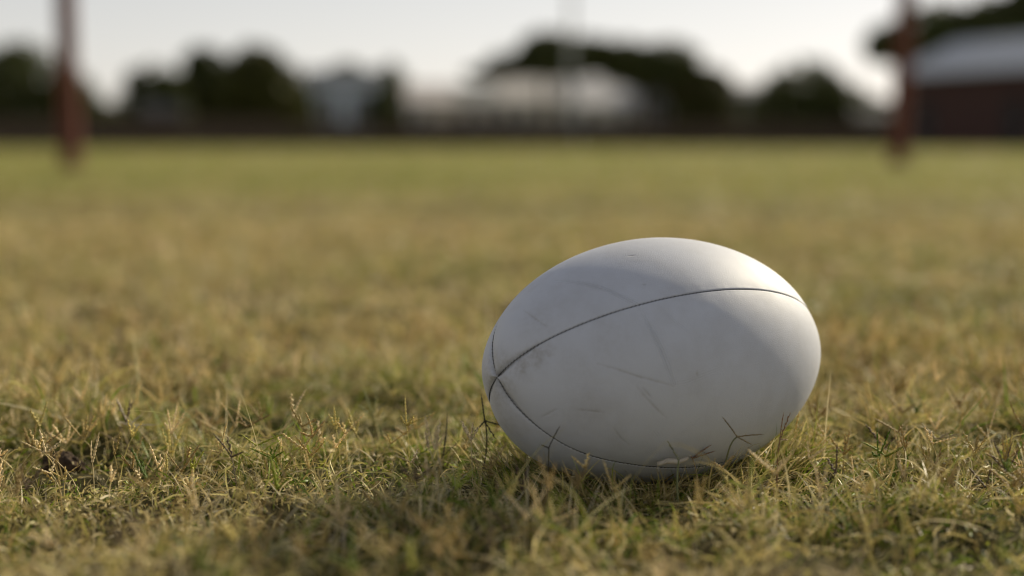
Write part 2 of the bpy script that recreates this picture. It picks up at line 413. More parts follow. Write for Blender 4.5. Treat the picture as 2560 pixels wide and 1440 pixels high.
def pick(tab, n): return tab[rng.integers(0, len(tab), n)]*rng.uniform(.70, 1.45, (n, 1))

def blend_cols(x, y, bias):
    n = len(x); g = greenness(x, y)
    isg = rng.random(n) < np.clip(g*1.0+bias, 0.02, .97)
    c = np.where(isg[:, None], pick(C_GRN, n), pick(C_DRY, n))
    return c, isg

def clump(x, y):
    return -.15+2.1*fbm(x, y, .045, 31, 2)

def build_grass():
    V, Fc, Cc = [], [], []; off = [0]
    def put(r):
        v, f, c = r; V.append(v); Fc.append(f+off[0]); Cc.append(c); off[0] += len(v)
    def blades(y0, y1, margin, dens, kind, ws, ls, nseg):
        x, y = scatter(y0, y1, margin, dens)
        k = rng.random(len(x)) < np.clip(clump(x, y), .15, 1)*(1-.8*hollow(x, y)); x, y = x[k], y[k]
        n = len(x); hd = rng.uniform(0, 2*np.pi, n)
        if kind == 'turf':        # short upright leaves, mostly green
            L = rng.gamma(6, .0026, n)*ls; el0 = rng.uniform(.7, 1.5, n); el1 = el0-rng.uniform(.0, 1.2, n); bend = rng.normal(0, .5, n)
            W = rng.uniform(.0009, .0018, n)*ws; c, g = blend_cols(x, y, .40)
            tip = np.where((rng.random(n) < .45)[:, None], pick(C_DRY, n), c)
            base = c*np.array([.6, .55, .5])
        elif kind == 'thatch':    # dead strands lying every way
            L = rng.gamma(4, .0085, n)*ls; el0 = rng.uniform(.1, .9, n); el1 = el0-rng.uniform(.4, 1.6, n); bend = rng.normal(0, 1.1, n)
            W = rng.uniform(.0006, .0014, n)*ws; c, g = blend_cols(x, y, -.30)
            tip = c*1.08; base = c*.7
        elif kind == 'litter':    # short clippings, crumpled
            L = rng.gamma(4, .0035, n)*ls; el0 = rng.uniform(-.1, 1.3, n); el1 = el0+rng.uniform(-1.5, .8, n); bend = rng.normal(0, 1.6, n)
            W = rng.uniform(.0009, .0022, n)*ws; c, g = blend_cols(x, y, -.25)
            tip = c; base = c
        elif kind == 'leaf':      # longer narrow leaves standing over the sward
            L = rng.gamma(8, .0048, n)*ls; el0 = rng.uniform(.7, 1.5, n); el1 = el0-rng.uniform(.2, 1.7, n); bend = rng.normal(0, .6, n)
            W = rng.uniform(.0008, .0017, n)*ws; c, g = blend_cols(x, y, -.02)
            tip = np.where((rng.random(n) < .6)[:, None], pick(C_DRY, n), c); base = c
        elif kind == 'stem':      # pale dry stems, nearly straight
            L = rng.gamma(7, .0046, n)*ls; el0 = rng.uniform(.15, 1.4, n); el1 = el0+rng.normal(0, .35, n); bend = rng.normal(0, .3, n)
            W = rng.uniform(.0007, .0013, n)*ws; tip = np.array([.84, .74, .52])*rng.uniform(.6, 1.05, (n, 1)); base = tip*np.array([.8, .8, .7])
        ok = keep_off_ball(x, y, hd, L, (el0+el1)/2) if y0 < 1.4 else np.ones(n, bool)
        if y0 < 4: L = L*(.45+1.1*sstep(.3, .75, fbm(x, y, .075, 35, 2)))*(1-.5*hollow(x, y))
        z0 = height(x, y) + (rng.random(n)*.010 if kind in ('thatch', 'litter') else -.002)
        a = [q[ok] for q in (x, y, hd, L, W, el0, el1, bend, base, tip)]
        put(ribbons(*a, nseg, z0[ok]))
    # near
    blades(.62, 1.9, .22, 85000, 'turf', 1.0, .85, 4)
    blades(.62, 1.9, .22, 15000, 'thatch', 1.2, .75, 6)
    blades(.62, 1.9, .22, 34000, 'litter', 1.1, .9, 3)
    blades(.62, 1.9, .22, 6500, 'leaf', 1.1, 1, 6)
    blades(.95, 1.30, .05, 5000, 'leaf', 1.0, .9, 6)
    blades(.62, 1.9, .22, 5200, 'stem', 1, 1, 4)
    blades(1.9, 4.5, .4, 700, 'stem', 1.6, 1.1, 3)
    # a fringe pushed up round the ball
    def blades_ring(n, k0, k1, ls, e0, e1):
        a = rng.uniform(0, 2*np.pi, n); k = rng.uniform(k0, k1, n)
        ca, sa = math.cos(.5812), math.sin(.5812)
        lx = np.cos(a)*BA*.80*k; ly = np.sin(a)*BB*.80*k
        x = BALL[0]+lx*ca-ly*sa; y = BALL[1]+lx*sa+ly*ca
        hd = np.arctan2(y-BALL[1], x-BALL[0])+rng.normal(0, .8, n)
        L = rng.gamma(6, ls, n); el0 = rng.uniform(e0, e1, n); el1 = el0-rng.uniform(-.2, 1.0, n)
        c, g = blend_cols(x, y, -.20); W = rng.uniform(.0008, .0018, n); bend = rng.normal(0, .7, n)
        ok = keep_off_ball(x, y, hd, L, (el0+el1)/2)
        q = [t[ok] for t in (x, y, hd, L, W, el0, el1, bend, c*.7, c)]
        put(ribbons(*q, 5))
    blades_ring(5200, .45, 1.12, .0048, .3, 1.3)
    blades_ring(1300, .95, 1.35, .0046, .5, 1.5)
    # middle
    blades(1.9, 4.5, .4, 11000, 'turf', 1.8, 1.15, 3)
    blades(1.9, 4.5, .4, 9000, 'thatch', 1.8, 1.1, 4)
    blades(1.9, 4.5, .4, 7000, 'litter', 2.0, 1.3, 2)
    blades(1.9, 4.5, .4, 1500, 'leaf', 1.6, 1.1, 4)
    # far
    blades(4.5, 14, .8, 1300, 'turf', 4.5, 1.5, 2)
    blades(4.5, 14, .8, 1200, 'thatch', 4.5, 1.3, 3)
    blades(14, 45, 2, 60, 'turf', 16, 2.0, 2)
    blades(14, 45, 2, 50, 'thatch', 16, 1.6, 2)
    o = mesh_obj('grass', np.concatenate(V), np.concatenate(Fc), mat_leafy('grass_blades', .30, .5), cols=np.concatenate(Cc))
    tag(o, 'short field grass, green leaves tangled with dry straw', 'grass', kind='stuff')
build_grass()

# seed heads of the grass: thin stalks that fork into three to five beaded spikes
def spike_geo(p0, d, L, rmax, col, rg, curve=None):
    """a beaded seed spike: narrow tube whose radius swells at each grain, grains set alternately"""
    V = []; Fq = []; Cc = []
    n = max(10, int(L/.0013)); d = np.array(d)/np.linalg.norm(d)
    up = np.array([0, 0, 1.]) if abs(d[2]) < .9 else np.array([1., 0, 0])
    a = np.cross(d, up); a /= np.linalg.norm(a); b = np.cross(d, a)
    cv = rg.normal(0, .10)*L if curve is None else curve*L
    cd = a*rg.normal()+b*rg.normal(); cd /= np.linalg.norm(cd)
    for i in range(n+1):
        t = i/n
        c = p0 + d*L*t + cd*cv*t*t
        r = rmax*(.42+.58*(i % 2))*(1 if t < .8 else (1-t)/.2*.8+.2)
        c = c + a*(rmax*.45 if (i//2) % 2 else -rmax*.45)
        ph = (i % 2)*.6
        for j in range(4):
            an = ph+j*math.pi/2; V.append(c + (a*math.cos(an)+b*math.sin(an))*r); 
            Cc.append(col*(.72+.4*(i % 2))*rg.uniform(.85, 1.15))
    for i in range(n):
        for j in range(4):
            Fq.append((i*4+j, i*4+(j+1) % 4, (i+1)*4+(j+1) % 4, (i+1)*4+j))
    return np.array(V), np.array(Fq), np.array(Cc)

def stalk_geo(pts, r0, r1, col, n=4):
    V = []; Fq = []; Cc = []; m = len(pts)
    for i, p in enumerate(pts):
        t = np.array(pts[min(i+1, m-1)])-np.array(pts[max(i-1, 0)]); t /= np.linalg.norm(t)
        a = np.cross(t, [.3, .9, .1]); a /= np.linalg.norm(a); b = np.cross(t, a)
        r = r0+(r1-r0)*i/(m-1)
        for j in range(n):
            an = 2*math.pi*j/n; V.append(np.array(p)+(a*math.cos(an)+b*math.sin(an))*r); Cc.append(col)
    for i in range(m-1):
        for j in range(n): Fq.append((i*n+j, i*n+(j+1) % n, (i+1)*n+(j+1) % n, (i+1)*n+j))
    return np.array(V), np.array(Fq), np.array(Cc)

def bez(p0, p1, p2, n=9):
    p0, p1, p2 = map(np.array, (p0, p1, p2)); t = np.linspace(0, 1, n)[:, None]
    return list((1-t)**2*p0+2*t*(1-t)*p1+t*t*p2)

def build_seed_heads():
    V, Fc, Cc = [], [], []; off = 0
    def put(g):
        nonlocal off
        V.append(g[0]); Fc.append(g[1]+off); Cc.append(g[2]); off += len(g[0])
    rg = np.random.default_rng(21)
    for (y0, y1, mar, dens, sc) in ((.66, .98, .1, 1300, 1), (.98, 1.9, .25, 2300, 1), (1.9, 4.0, .4, 350, 1.25)):
        x, y = scatter(y0, y1, mar, dens)
        k = rng.random(len(x)) < np.clip(1.6*fbm(x, y, .16, 51, 2)-.25, .1, 1); x, y = x[k], y[k]
        ok = keep_off_ball(x, y, np.zeros(len(x)), np.full(len(x), .05), np.full(len(x), 1.4)); x, y = x[ok], y[ok]
        z = height(x, y)
        for i in range(len(x)):
            dry = rg.random() < .90
            col = (C_DRY[rg.integers(5)] if dry else C_GRN[rg.integers(5)])*rg.uniform(.85, 1.4)
            if rg.random() < .04: col = np.array([.16, .12, .08])
            H = rg.uniform(.014, .040)*sc; hd = rg.uniform(0, 6.28); ln = rg.uniform(0, .9)
            top = np.array([x[i]+math.cos(hd)*H*ln, y[i]+math.sin(hd)*H*ln, z[i]+H])
            if inball(top, 1.03): continue
            put(stalk_geo(bez((x[i], y[i], z[i]-.002), (x[i]+math.cos(hd)*H*ln*.2, y[i]+math.sin(hd)*H*ln*.2, z[i]+H*.7), top, 6 if sc == 1 else 4), .0005*sc, .0003*sc, col*.9, 3))
            ns = rg.integers(2, 5); ph0 = rg.uniform(0, 6.28)
            for s in range(ns):
                a = ph0+s*6.28/ns+rg.normal(0, .3); e = rg.uniform(.35, 1.45)
                L = rg.uniform(.009, .026)*sc
                d = np.array([math.cos(a)*math.cos(e), math.sin(a)*math.cos(e), math.sin(e)])
                if inball(top+d*L, 1.02): continue
                put(spike_geo(top, d, L, .00100*sc*rg.uniform(.8, 1.25), col*np.array([1.15, 1.12, 1.15]), rg))
    o = mesh_obj('grass_seed_heads', np.concatenate(V), np.concatenate(Fc), mat_leafy('seed_heads', .3, .6), smooth=True, cols=np.concatenate(Cc))
    tag(o, 'forked beaded seed heads standing up out of the grass', 'grass', kind='stuff')

def inball(p, k=1.0):
    cx, cy = BALL; ca, sa = math.cos(.5812), math.sin(.5812)
    lx = (p[0]-cx)*ca+(p[1]-cy)*sa; ly = -(p[0]-cx)*sa+(p[1]-cy)*ca
    return (lx/(BA*k))**2+(ly/(BB*k))**2+((p[2]-.092)/(BB*k))**2 < 1
build_seed_heads()

# the stalks one can tell apart, each a thing of its own
M_STALK = mat_leafy('single_stalks', .25, .6)
def hero(label, Y, base, node, spikes, col, thick=1.0, mid=None, scol=None):
    """stalk with seed spikes; the points are where it stands in the field, at distance Y"""
    rg = np.random.default_rng(abs(int(base[0]*7+node[1])))
    b = at(base[0], base[1], Y); b.z = float(height(b.x, b.y))-.002
    nd = at(node[0], node[1], Y-.004); 
    root = empty('grass_stalk', b)
    tag(root, label, 'grass stalk', 'seed stalks standing out of the grass')
    col = np.array(col); scol = np.array(scol) if scol is not None else col
    rel = np.array(nd-b)
    m = np.array(at(mid[0], mid[1], Y-.002)-b) if mid else rel*.5+np.array([rg.normal(0, .004), rg.normal(0, .004), .002])
    g = stalk_geo(bez((0, 0, 0), m, rel, 12), .00075*thick, .0005*thick, col, 6)
    mesh_obj('stalk', g[0], g[1], M_STALK, root, smooth=True, cols=g[2])
    for (sx, sy) in spikes:
        e = at(sx, sy, Y-.004+rg.uniform(-.007, .007)); d = np.array(e-nd); L = float(np.linalg.norm(d))
        g = spike_geo(rel, d, L, .00085*thick, scol, rg, curve=rg.normal(0, .08))
        mesh_obj('seed_spike', g[0], g[1], M_STALK, root, smooth=True, cols=g[2])
DK = (.085, .080, .045); TN = (.42, .33, .20); PG = (.30, .33, .17); OL = (.16, .17, .07); WH = (.72, .65, .54)
hero('dark seed stalk touching the left end of the rugby ball', 1.10, (1203, 1185), (1212, 1052), [(1203, 985), (1258, 1064), (1189, 1080), (1236, 1100)], DK, 1.05)
hero('pale green seed stalk with four upright spikes, left of the ball', 1.20, (968, 1150), (932, 1042), [(911, 970), (944, 982), (893, 1012), (962, 1030)], PG, 1.0, (960, 1080))
hero('pale forked seed stalk nearest the dirt clod', 1.155, (300, 1190), (322, 1062), [(291, 995), (358, 1034), (296, 1056), (392, 1062)], TN, .95, scol=WH)
hero('short forked seed stalk right of the pale one near the dirt clod', 1.15, (325, 1195), (325, 1122), [(380, 1076), (297, 1054), (247, 1080)], OL, .85, scol=TN)
hero('leaning seed stalk with a long level spike, on the left side', 1.16, (238, 1160), (221, 1091), [(228, 1022), (154, 1107), (241, 1048)], OL, .85, scol=TN)
hero('green stalk arching with crossed spikes in front of the right of the ball', 1.015, (1806, 1165), (1843, 1092), [(1808, 1040), (1908, 1081), (1880, 1112)], OL, .95, (1808, 1110), scol=(.24, .19, .10))
hero('reddish seed stalk standing before the lower right edge of the ball', 1.03, (1948, 1170), (1950, 1098), [(1956, 1030), (1976, 1030), (1972, 1100)], (.30, .18, .10), .8)
hero('pale seed stalk with three spikes beside the curled dry leaf', 1.035, (1735, 1200), (1731, 1146), [(1698, 1102), (1776, 1108), (1788, 1127)], TN, .9, scol=(.34, .22, .15))
hero('thick green seed stalk standing in front of the ball over the curled leaf', 1.00, (1702, 1185), (1697, 1150), [(1669, 1101)], PG, 1.2, scol=(.30, .30, .20))
hero('thin dark seed stalk crossing the lower seam of the ball', 1.0, (1366, 1170), (1372, 1120), [(1396, 1062), (1352, 1112)], (.07, .06, .04), .8)
hero('dark seed stalk in the shade left of the ball', 1.12, (1105, 1190), (1108, 1140), [(1128, 1032), (1113, 1066), (1150, 1100)], DK, .85)
hero('pale seed stalk with a kinked top right of the ball', 1.14, (2048, 1170), (2037, 1100), [(1984, 1062), (2028, 1062), (2052, 1046)], OL, .9, scol=TN)
hero('tan seed stalk standing at the far right of the grass', 1.11, (2345, 1200), (2341, 1098), [(2302, 1060), (2382, 1076), (2400, 1084)], OL, 1.0, scol=TN)

def build_bits():
    # curled dry leaf before the ball
    Y = 1.015; b = at(1652, 1185, Y); b.z = float(height(b.x, b.y))
    o = at(1650, 1178, Y)
    pts = [at(x, y, Y-.002*i)-o for i, (x, y) in enumerate([(1646, 1184), (1644, 1160), (1670, 1152), (1698, 1155), (1716, 1147), (1731, 1138)])]
    pts = [Vector(p) for p in pts]
    fine = []
    for i in range(len(pts)-1):
        for t in (0, .25, .5, .75): fine.append(pts[i].lerp(pts[i+1], t))
    fine.append(pts[-1])
    V = []; Fq = []; Cc = []; n = len(fine)
    for i, p in enumerate(fine):
        t = i/(n-1); wd = .0034*math.sin(math.pi*min(1, t*1.05+.08))**.6
        for j in range(7):
            q = j/6-.5; a = q*3.6+math.sin(i*.9)*.4
            V.append((p.x+math.sin(i*1.3)*.0004, p.y-math.cos(a)*wd*.5, p.z+math.sin(a)*wd*.55+.0003*math.sin(j*2+i)))
            Cc.append(np.array(WH)*(.8+.25*((i*7+j*3) % 5)/5))
    for i in range(n-1):
        for j in range(6): Fq.append((i*7+j, i*7+j+1, (i+1)*7+j+1, (i+1)*7+j))
    lf = mesh_obj('dry_leaf', V, Fq, mat_leafy('dry_leaf', .3, .6), smooth=True, cols=np.array(Cc)); lf.location = o
    sm = lf.modifiers.new('thickness', 'SOLIDIFY'); sm.thickness = .0003
    tag(lf, 'curled whitish dry leaf lying in the grass before the ball', 'leaf')
    # bent straw
    Y = 1.36
    pts = [at(x, y, Y) for x, y in ((655, 1060), (668, 1046), (690, 1037), (720, 1033), (755, 1035), (790, 1046), (812, 1056))]
    c0 = pts[0].copy(); z0 = float(height(pts[3].x, Y))
    mb = MB(); 
    V = []
    mb.tube([p-c0 for p in pts], [.0010, .0018, .0023, .0025, .0023, .0018, .0008], 8)
    st = mb.build('straw', mat_simple('straw', (.30, .21, .12), .8, 200), smooth=True); st.location = c0
    tag(st, 'thick bent brown straw arching over the grass at the left', 'straw')
    # soil clod
    c = at(160, 1205, 1.125); hz = float(height(c.x, c.y))
    V = []; Fq = []; nu, nv = 60, 34
    for i in range(nv):
        th = math.pi*i/(nv-1)
        for j in range(nu):
            ph = 2*math.pi*j/nu; d = np.array([math.sin(th)*math.cos(ph), math.sin(th)*math.sin(ph), math.cos(th)])
            r = 1+.30*(fbm(d[0]*1.1+d[2], d[1]*1.1-d[2]*.7, .6, 91)-.5)*2+.22*(vnoise(d[0]*5+d[2]*3, d[1]*5+d[2]*2, .5, 95)-.5)+.12*(vnoise(d[0]*14+d[2]*9, d[1]*14, .5, 97)-.5)
            V.append((d[0]*.0165*r, d[1]*.011*r, d[2]*.0095*r))
    for i in range(nv-1):
        for j in range(nu): Fq.append((i*nu+j, (i+1)*nu+j, (i+1)*nu+(j+1) % nu, i*nu+(j+1) % nu))
    cl = mesh_obj('dirt_clod', V, Fq, mat_simple('dark_soil', (.075, .048, .028), 1, 250, col2=(.03, .019, .012), bump=.5), smooth=True)
    cl.location = (c.x, c.y, hz+.0085)
    tag(cl, 'crumbly dark brown clod of soil lying in the grass at lower left', 'clod')
build_bits()

# ------------------------------------------------------------------ goal posts
M_RED = mat_simple('red_post_paint', (.13, .036, .020), .9, 6, .35, bump=.05)
M_WHITE = mat_simple('white_post_paint', (.52, .51, .50), .6, 6, .12)
def goal_post(px, Y, r, zr, label, lean=0.0):
    b = at(px, 400, Y); b.z = float(height(b.x, b.y))
    root = empty('goal_post', b); root.rotation_euler = (0, lean, 0)
    tag(root, label, 'goal post', 'goal posts')
    mb = MB(); mb.tube([(0, 0, -.05), (0, 0, 1.0), (0, 0, 3.0), (0, 0, 6.5)], [r, r*.99, r*.97, r*.9], 32); mb.build('post', M_RED, root, True)
    mb = MB(); mb.tube([(0, 0, 6.5), (0, 0, 6.53)], [r*1.02, r*.9], 32); mb.build('cap', M_WHITE, root, True)
    for o in root.children:
        m = o.modifiers.new('edges', 'EDGE_SPLIT'); m.split_angle = rad(50)
goal_post(177, 13.2, .095, 1.0, 'reddish brown goal post on the left of the field')
goal_post(2246, 16.0, .105, 1.75, 'dark red goal post on the right, before the brick building', rad(1.0))

# ------------------------------------------------------------------ far side: fence, trees, houses
M_BARK = mat_simple('bark', (.10, .075, .05), .95, 8, .4, stretch=(1, 1, .2), bump=.4)
M_LEAF = mat_leafy('tree_leaves', .16, .6, tint=(1.35, 1.25, 1.2), spec=.2)  # tint lightens the foliage: distance haze put into the leaf colour
def tree(label, px0, px1, ytop, Y, ybot=None, blobs=None, green=(.050, .062, .020), leaf=.24, n=5200, trunks=1, group='trees along the far side of the field', name='broad_tree'):
    """a tree whose crown fills px0..px1 and rises to ytop; blobs = (u, v, ru, rv) in crown units"""
    rg = np.random.default_rng(int(px0*3+px1+5000))
    a = at(px0, ytop, Y); b = at(px1, ytop, Y); W = b.x-a.x; top = a.z
    bot = at(px0, ybot, Y).z if ybot else .15
    H = top-bot; cx = (a.x+b.x)/2
    root = empty(name, (cx, Y, 0)); tag(root, label, 'tree', group)
    if blobs is None: blobs = [(0, .45, .8, .55), (-.5, .35, .5, .4), (.5, .35, .5, .4), (0, .1, .9, .35)]
    # volume lobes
    lob = []
    for (u, v, ru, rv) in blobs:
        lob.append((u*W/2, bot+v*H, ru*W/2, rv*H))
        for k in range(5):
            t = rg.uniform(0, 6.28); lob.append((u*W/2+math.cos(t)*ru*W/2*.6, bot+v*H+math.sin(t)*rv*H*.6, ru*W/2*.38, rv*H*.38))
    wts = np.array([l[2]*l[3] for l in lob]); wts /= wts.sum()
    k = rg.choice(len(lob), n, p=wts)
    d = rg.normal(size=(n, 3)); d /= np.linalg.norm(d, axis=1)[:, None]; rr = rg.random(n)**.42
    L = np.array(lob)[k]
    dep = max(1.2, min(W/2*.75, 5))
    c = np.stack([L[:, 0]+d[:, 0]*rr*L[:, 2], d[:, 1]*rr*np.minimum(dep, np.maximum(L[:, 2], L[:, 3])), L[:, 1]+d[:, 2]*rr*L[:, 3]], -1)
    ok = (c[:, 2] > max(.05, bot-.3)) & (c[:, 2] < top+.1) & (np.abs(c[:, 0]) < W/2*1.06); c = c[ok]; n = len(c)
    a1 = rg.normal(size=(n, 3)); a1 /= np.linalg.norm(a1, axis=1)[:, None]
    a2 = np.cross(a1, rg.normal(size=(n, 3))); a2 /= np.linalg.norm(a2, axis=1)[:, None]
    s = (leaf*1.35*rg.uniform(.6, 1.4, n))[:, None]
    v = np.stack([c-a1*s, c-a2*s*.5, c+a1*s, c+a2*s*.5], 1).reshape(-1, 3)
    f = np.arange(n*4).reshape(-1, 4)
    cl = np.array(green)[None]*rg.uniform(.6, 1.5, (n, 1))*(1+.25*(rg.random((n, 3))-.5))
    mesh_obj('crown', v, f, M_LEAF, root, cols=np.repeat(cl, 4, axis=0))
    mb = MB(); r0 = .06+.018*top
    for t in range(trunks):
        ox = (t-(trunks-1)/2)*W*.25
        hh = bot+H*.35
        mb.tube([(ox, 0, -.2), (ox+rg.normal(0, .08), .05, hh*.4), (ox+rg.normal(0, .15), 0, hh), (ox+rg.normal(0, .2), 0, bot+H*.75)], [r0*1.3, r0, r0*.7, r0*.2], 10)
        for q in range(6):
            an = rg.uniform(0, 6.28); z = hh*rg.uniform(.65, 1.05); ex = rg.uniform(.4, .85)*W/2
            mb.tube([(ox, 0, z), (ox+math.cos(an)*ex*.5, math.sin(an)*dep*.4, z+H*.12), (ox+math.cos(an)*ex, math.sin(an)*dep*.7, z+H*.22)], [r0*.5, r0*.3, r0*.08], 6)
    mb.build('trunk', M_BARK, root, True)
    return root

tree('dark rounded tree behind the left goal post', -190, 252, 100, 98, blobs=[(.12, .50, .62, .50), (-.6, .45, .5, .5), (.62, .35, .36, .40), (.2, .1, .8, .3)], n=9000)
tree('low dark bush between the left goal post and the wide tree', 190, 350, 240, 97, blobs=[(-.5, .5, .5, .5), (.2, .30, .8, .4)], n=2600, name='bush', group='bushes along the far fence')
tree('flat topped low tree, left shoulder of the dark clump', 285, 478, 150, 104, ybot=None, blobs=[(0, .55, .95, .42), (.4, .4, .6, .5)], n=2600)
tree('dark tree with a rounded top between its two neighbours', 415, 585, 112, 108, ybot=300, blobs=[(.1, .55, .8, .45), (.0, .2, .95, .4)], n=4500)
tree('tallest rounded tree of the left clump, olive on its right', 515, 772, 106, 103, blobs=[(.0, .60, .72, .40), (.45, .40, .5, .45), (-.35, .42, .6, .45), (.05, .12, .85, .3)], n=7500, green=(.056, .062, .018))
tree('small dark tree behind the pale blue house', 785, 1030, 140, 124, ybot=None, blobs=[(-.35, .5, .6, .45), (.55, .45, .45, .5)], n=3200)
tree('broad umbrella shaped tree over the white houses', 1160, 1570, 74, 112, ybot=196, blobs=[(.05, .52, .42, .46), (-.35, .26, .42, .26), (-.72, .10, .28, .14), (.50, .52, .48, .34), (.2, .3, .7, .3)], n=12000, leaf=.24)
tree('sloping dark tree joined to the right of the umbrella tree', 1455, 1765, 96, 110, ybot=225, blobs=[(-.3, .62, .55, .36), (.35, .52, .60, .46), (.1, .3, .8, .3)], n=5200)
tree('olive tree growing down to the fence beside the grey house', 1625, 1855, 155, 108, blobs=[(.1, .62, .80, .36), (.2, .25, .75, .4)], n=6000, green=(.056, .060, .022))
tree('dark dome shaped tree between the grey house and the right goal post', 1865, 2240, 142, 100, blobs=[(-.22, .50, .64, .48), (-.6, .3, .4, .35), (.35, .30, .55, .38), (0, .1, .95, .25)], n=8000)
tree('low hedge like bush next to the right goal post', 2080, 2320, 240, 98, blobs=[(0, .4, .95, .5)], n=2400, name='bush', group='bushes along the far fence')
tree('great dark tree rising behind the brick building', 2165, 2760, -110, 74, ybot=140, blobs=[(.70, .45, .55, .5), (.15, .22, .55, .40), (-.35, .20, .45, .34), (-.78, .10, .24, .22), (-.1, .1, .9, .2)], n=15000, leaf=.20)
tree('bushy tree filling the gap behind the left part of the fence', 740, 1010, 262, 126, blobs=[(-.2, .4, .95, .5)], n=2200, name='bush', group='bushes along the far fence')

tree('dark bush at the right side of the pale blue house', 925, 1005, 205, 112, blobs=[(0, .45, .9, .55)], n=2600, name='bush', group='bushes along the far fence')

tree('bush filling the space between the tallest left tree and the pale blue house', 725, 790, 205, 108, blobs=[(0, .45, .9, .55)], n=1800, name='bush', group='bushes along the far fence')

def wall_mat(name, c, var=.12, scale=2): return mat_simple(name, c, .85, scale, var)
M_GLASS, _n, _b = mat_new('window_glass'); _b.inputs['Base Color'].default_value = (.03, .035, .04, 1); _b.inputs['Roughness'].default_value = .08
M_FRAME = wall_mat('frame_white', (.7, .7, .7))
def house(label, px0, px1, yeave, Y, wallc, roofc, ytop=None, depth=11, gable='side', windows=2, door=True, over=.35, name='house', wallm=None):
    name_ = name
    a = at(px0, yeave, Y); b = at(px1, yeave, Y); W = b.x-a.x; he = a.z; ht = at(px0, ytop, Y).z if ytop else he+.6
    root = empty(name, ((a.x+b.x)/2, Y+depth/2, 0), .05-math.atan2((a.x+b.x)/2, Y)); tag(root, label, 'house' if name == 'house' else 'building')
    D = depth/2; hw = W/2
    m = MB()
    m.box(-hw, hw, -D, D, -.3, he)
    if gable == 'front':
        m.add([(-hw, -D, he), (hw, -D, he), (0, -D, ht-.12), (-hw, D, he), (hw, D, he), (0, D, ht-.12)], [(0, 1, 2), (5, 4, 3), (0, 2, 5, 3), (1, 4, 5, 2)])
    elif gable == 'side':
        m.add([(-hw, -D, he), (-hw, D, he), (-hw, 0, ht-.12), (hw, -D, he), (hw, D, he), (hw, 0, ht-.12)], [(0, 2, 1), (3, 4, 5), (0, 3, 5, 2), (1, 2, 5, 4)])
    m.build('wall', wallm or wall_mat(name+'_wall', wallc), root)
    r = MB(); t = .12; o = over
    if gable == 'front':
        for s in (-1, 1):
            sl_ = (ht-he)/hw
            r.add([(0, -D-o, ht), (s*(hw+o), -D-o, he-o*sl_), (s*(hw+o), D+o, he-o*sl_), (0, D+o, ht),
                   (0, -D-o, ht+t), (s*(hw+o), -D-o, he-o*sl_+t), (s*(hw+o), D+o, he-o*sl_+t), (0, D+o, ht+t)],
                  [(0, 1, 2, 3), (7, 6, 5, 4), (0, 4, 5, 1), (1, 5, 6, 2), (2, 6, 7, 3), (3, 7, 4, 0)])
    else:
        for s in (-1, 1):
            sl_ = (ht-he)/D
            r.add([(-hw-o, 0, ht), (-hw-o, s*(D+o), he-o*sl_), (hw+o, s*(D+o), he-o*sl_), (hw+o, 0, ht),
                   (-hw-o, 0, ht+t), (-hw-o, s*(D+o), he-o*sl_+t), (hw+o, s*(D+o), he-o*sl_+t), (hw+o, 0, ht+t)],
                  [(0, 1, 2, 3), (7, 6, 5, 4), (0, 4, 5, 1), (1, 5, 6, 2), (2, 6, 7, 3), (3, 7, 4, 0)])
    r.build('roof', mat_simple(name+'_roof', roofc, .6, 4, .2, stretch=(8, 1, 1)), root)
    nopen = windows+(1 if door else 0)
    for i in range(nopen):
        cx = -hw+W*(i+.5)/nopen
        if door and i == nopen//2:
            d = MB(); d.box(cx-.45, cx+.45, -D-.05, -D+.02, 0, 2.05); dd = d.build('door', wall_mat('door_paint', (.12, .08, .06)), root)
            hm = MB(); hm.box(cx+.30, cx+.36, -D-.10, -D-.05, .95, 1.10); hm.build('handle', M_FRAME, dd)
        else:
            ww = min(.8, W/nopen*.3); z0, z1 = max(.9, he*.36), min(he-.35, he*.8)
            fr = MB(); tk = .07
            fr.box(cx-ww-tk, cx-ww, -D-.06, -D+.02, z0-tk, z1+tk); fr.box(cx+ww, cx+ww+tk, -D-.06, -D+.02, z0-tk, z1+tk)
            fr.box(cx-ww, cx+ww, -D-.06, -D+.02, z0-tk, z0); fr.box(cx-ww, cx+ww, -D-.06, -D+.02, z1, z1+tk); fr.box(cx-.03, cx+.03, -D-.055, -D+.02, z0, z1)
            wo_ = fr.build('window', M_FRAME, root)
            g = MB(); g.box(cx-ww+.002, cx+ww-.002, -D-.02, -D+.03, z0+.002, z1-.002); g.build('pane', M_GLASS, wo_)
    return root

house('dim lavender grey house under the low flat topped tree', 345, 425, 285, 99.5, (.10, .095, .12), (.05, .05, .055), 264, depth=4, windows=1)
house('pale blue house right of the tallest left tree', 760, 930, 205, 116, (.64, .71, .85), (.10, .11, .13), 172, depth=6, windows=2, door=False)
house('small pinkish grey house at the left of the white row', 1008, 1112, 255, 118, (.62, .56, .54), (.62, .57, .54), 205, windows=1)
house('low taupe house with a grey green roof in the white row', 1122, 1228, 262, 120, (.56, .50, .48), (.26, .26, .24), 210, windows=2, door=False)
house('cream house under the umbrella tree', 1236, 1432, 252, 122, (.72, .67, .60), (.70, .65, .58), 190, windows=3)
house('bright white house, the palest of the row', 1436, 1604, 262, 121, (.85, .82, .78), (.85, .81, .76), 192, windows=2)
house('dull mauve shed at the right end of the white row', 1612, 1690, 222, 118, (.22, .20, .22), (.16, .15, .16), 208, windows=1, door=False)
house('dark grey house left of the dome shaped tree', 1776, 1925, 236, 112, (.17, .17, .165), (.14, .14, .14), 208, windows=2)
house('small grey shed beside the right goal post', 2160, 2232, 292, 94, (.13, .125, .12), (.09, .09, .09), 276, depth=3, windows=1, door=False)

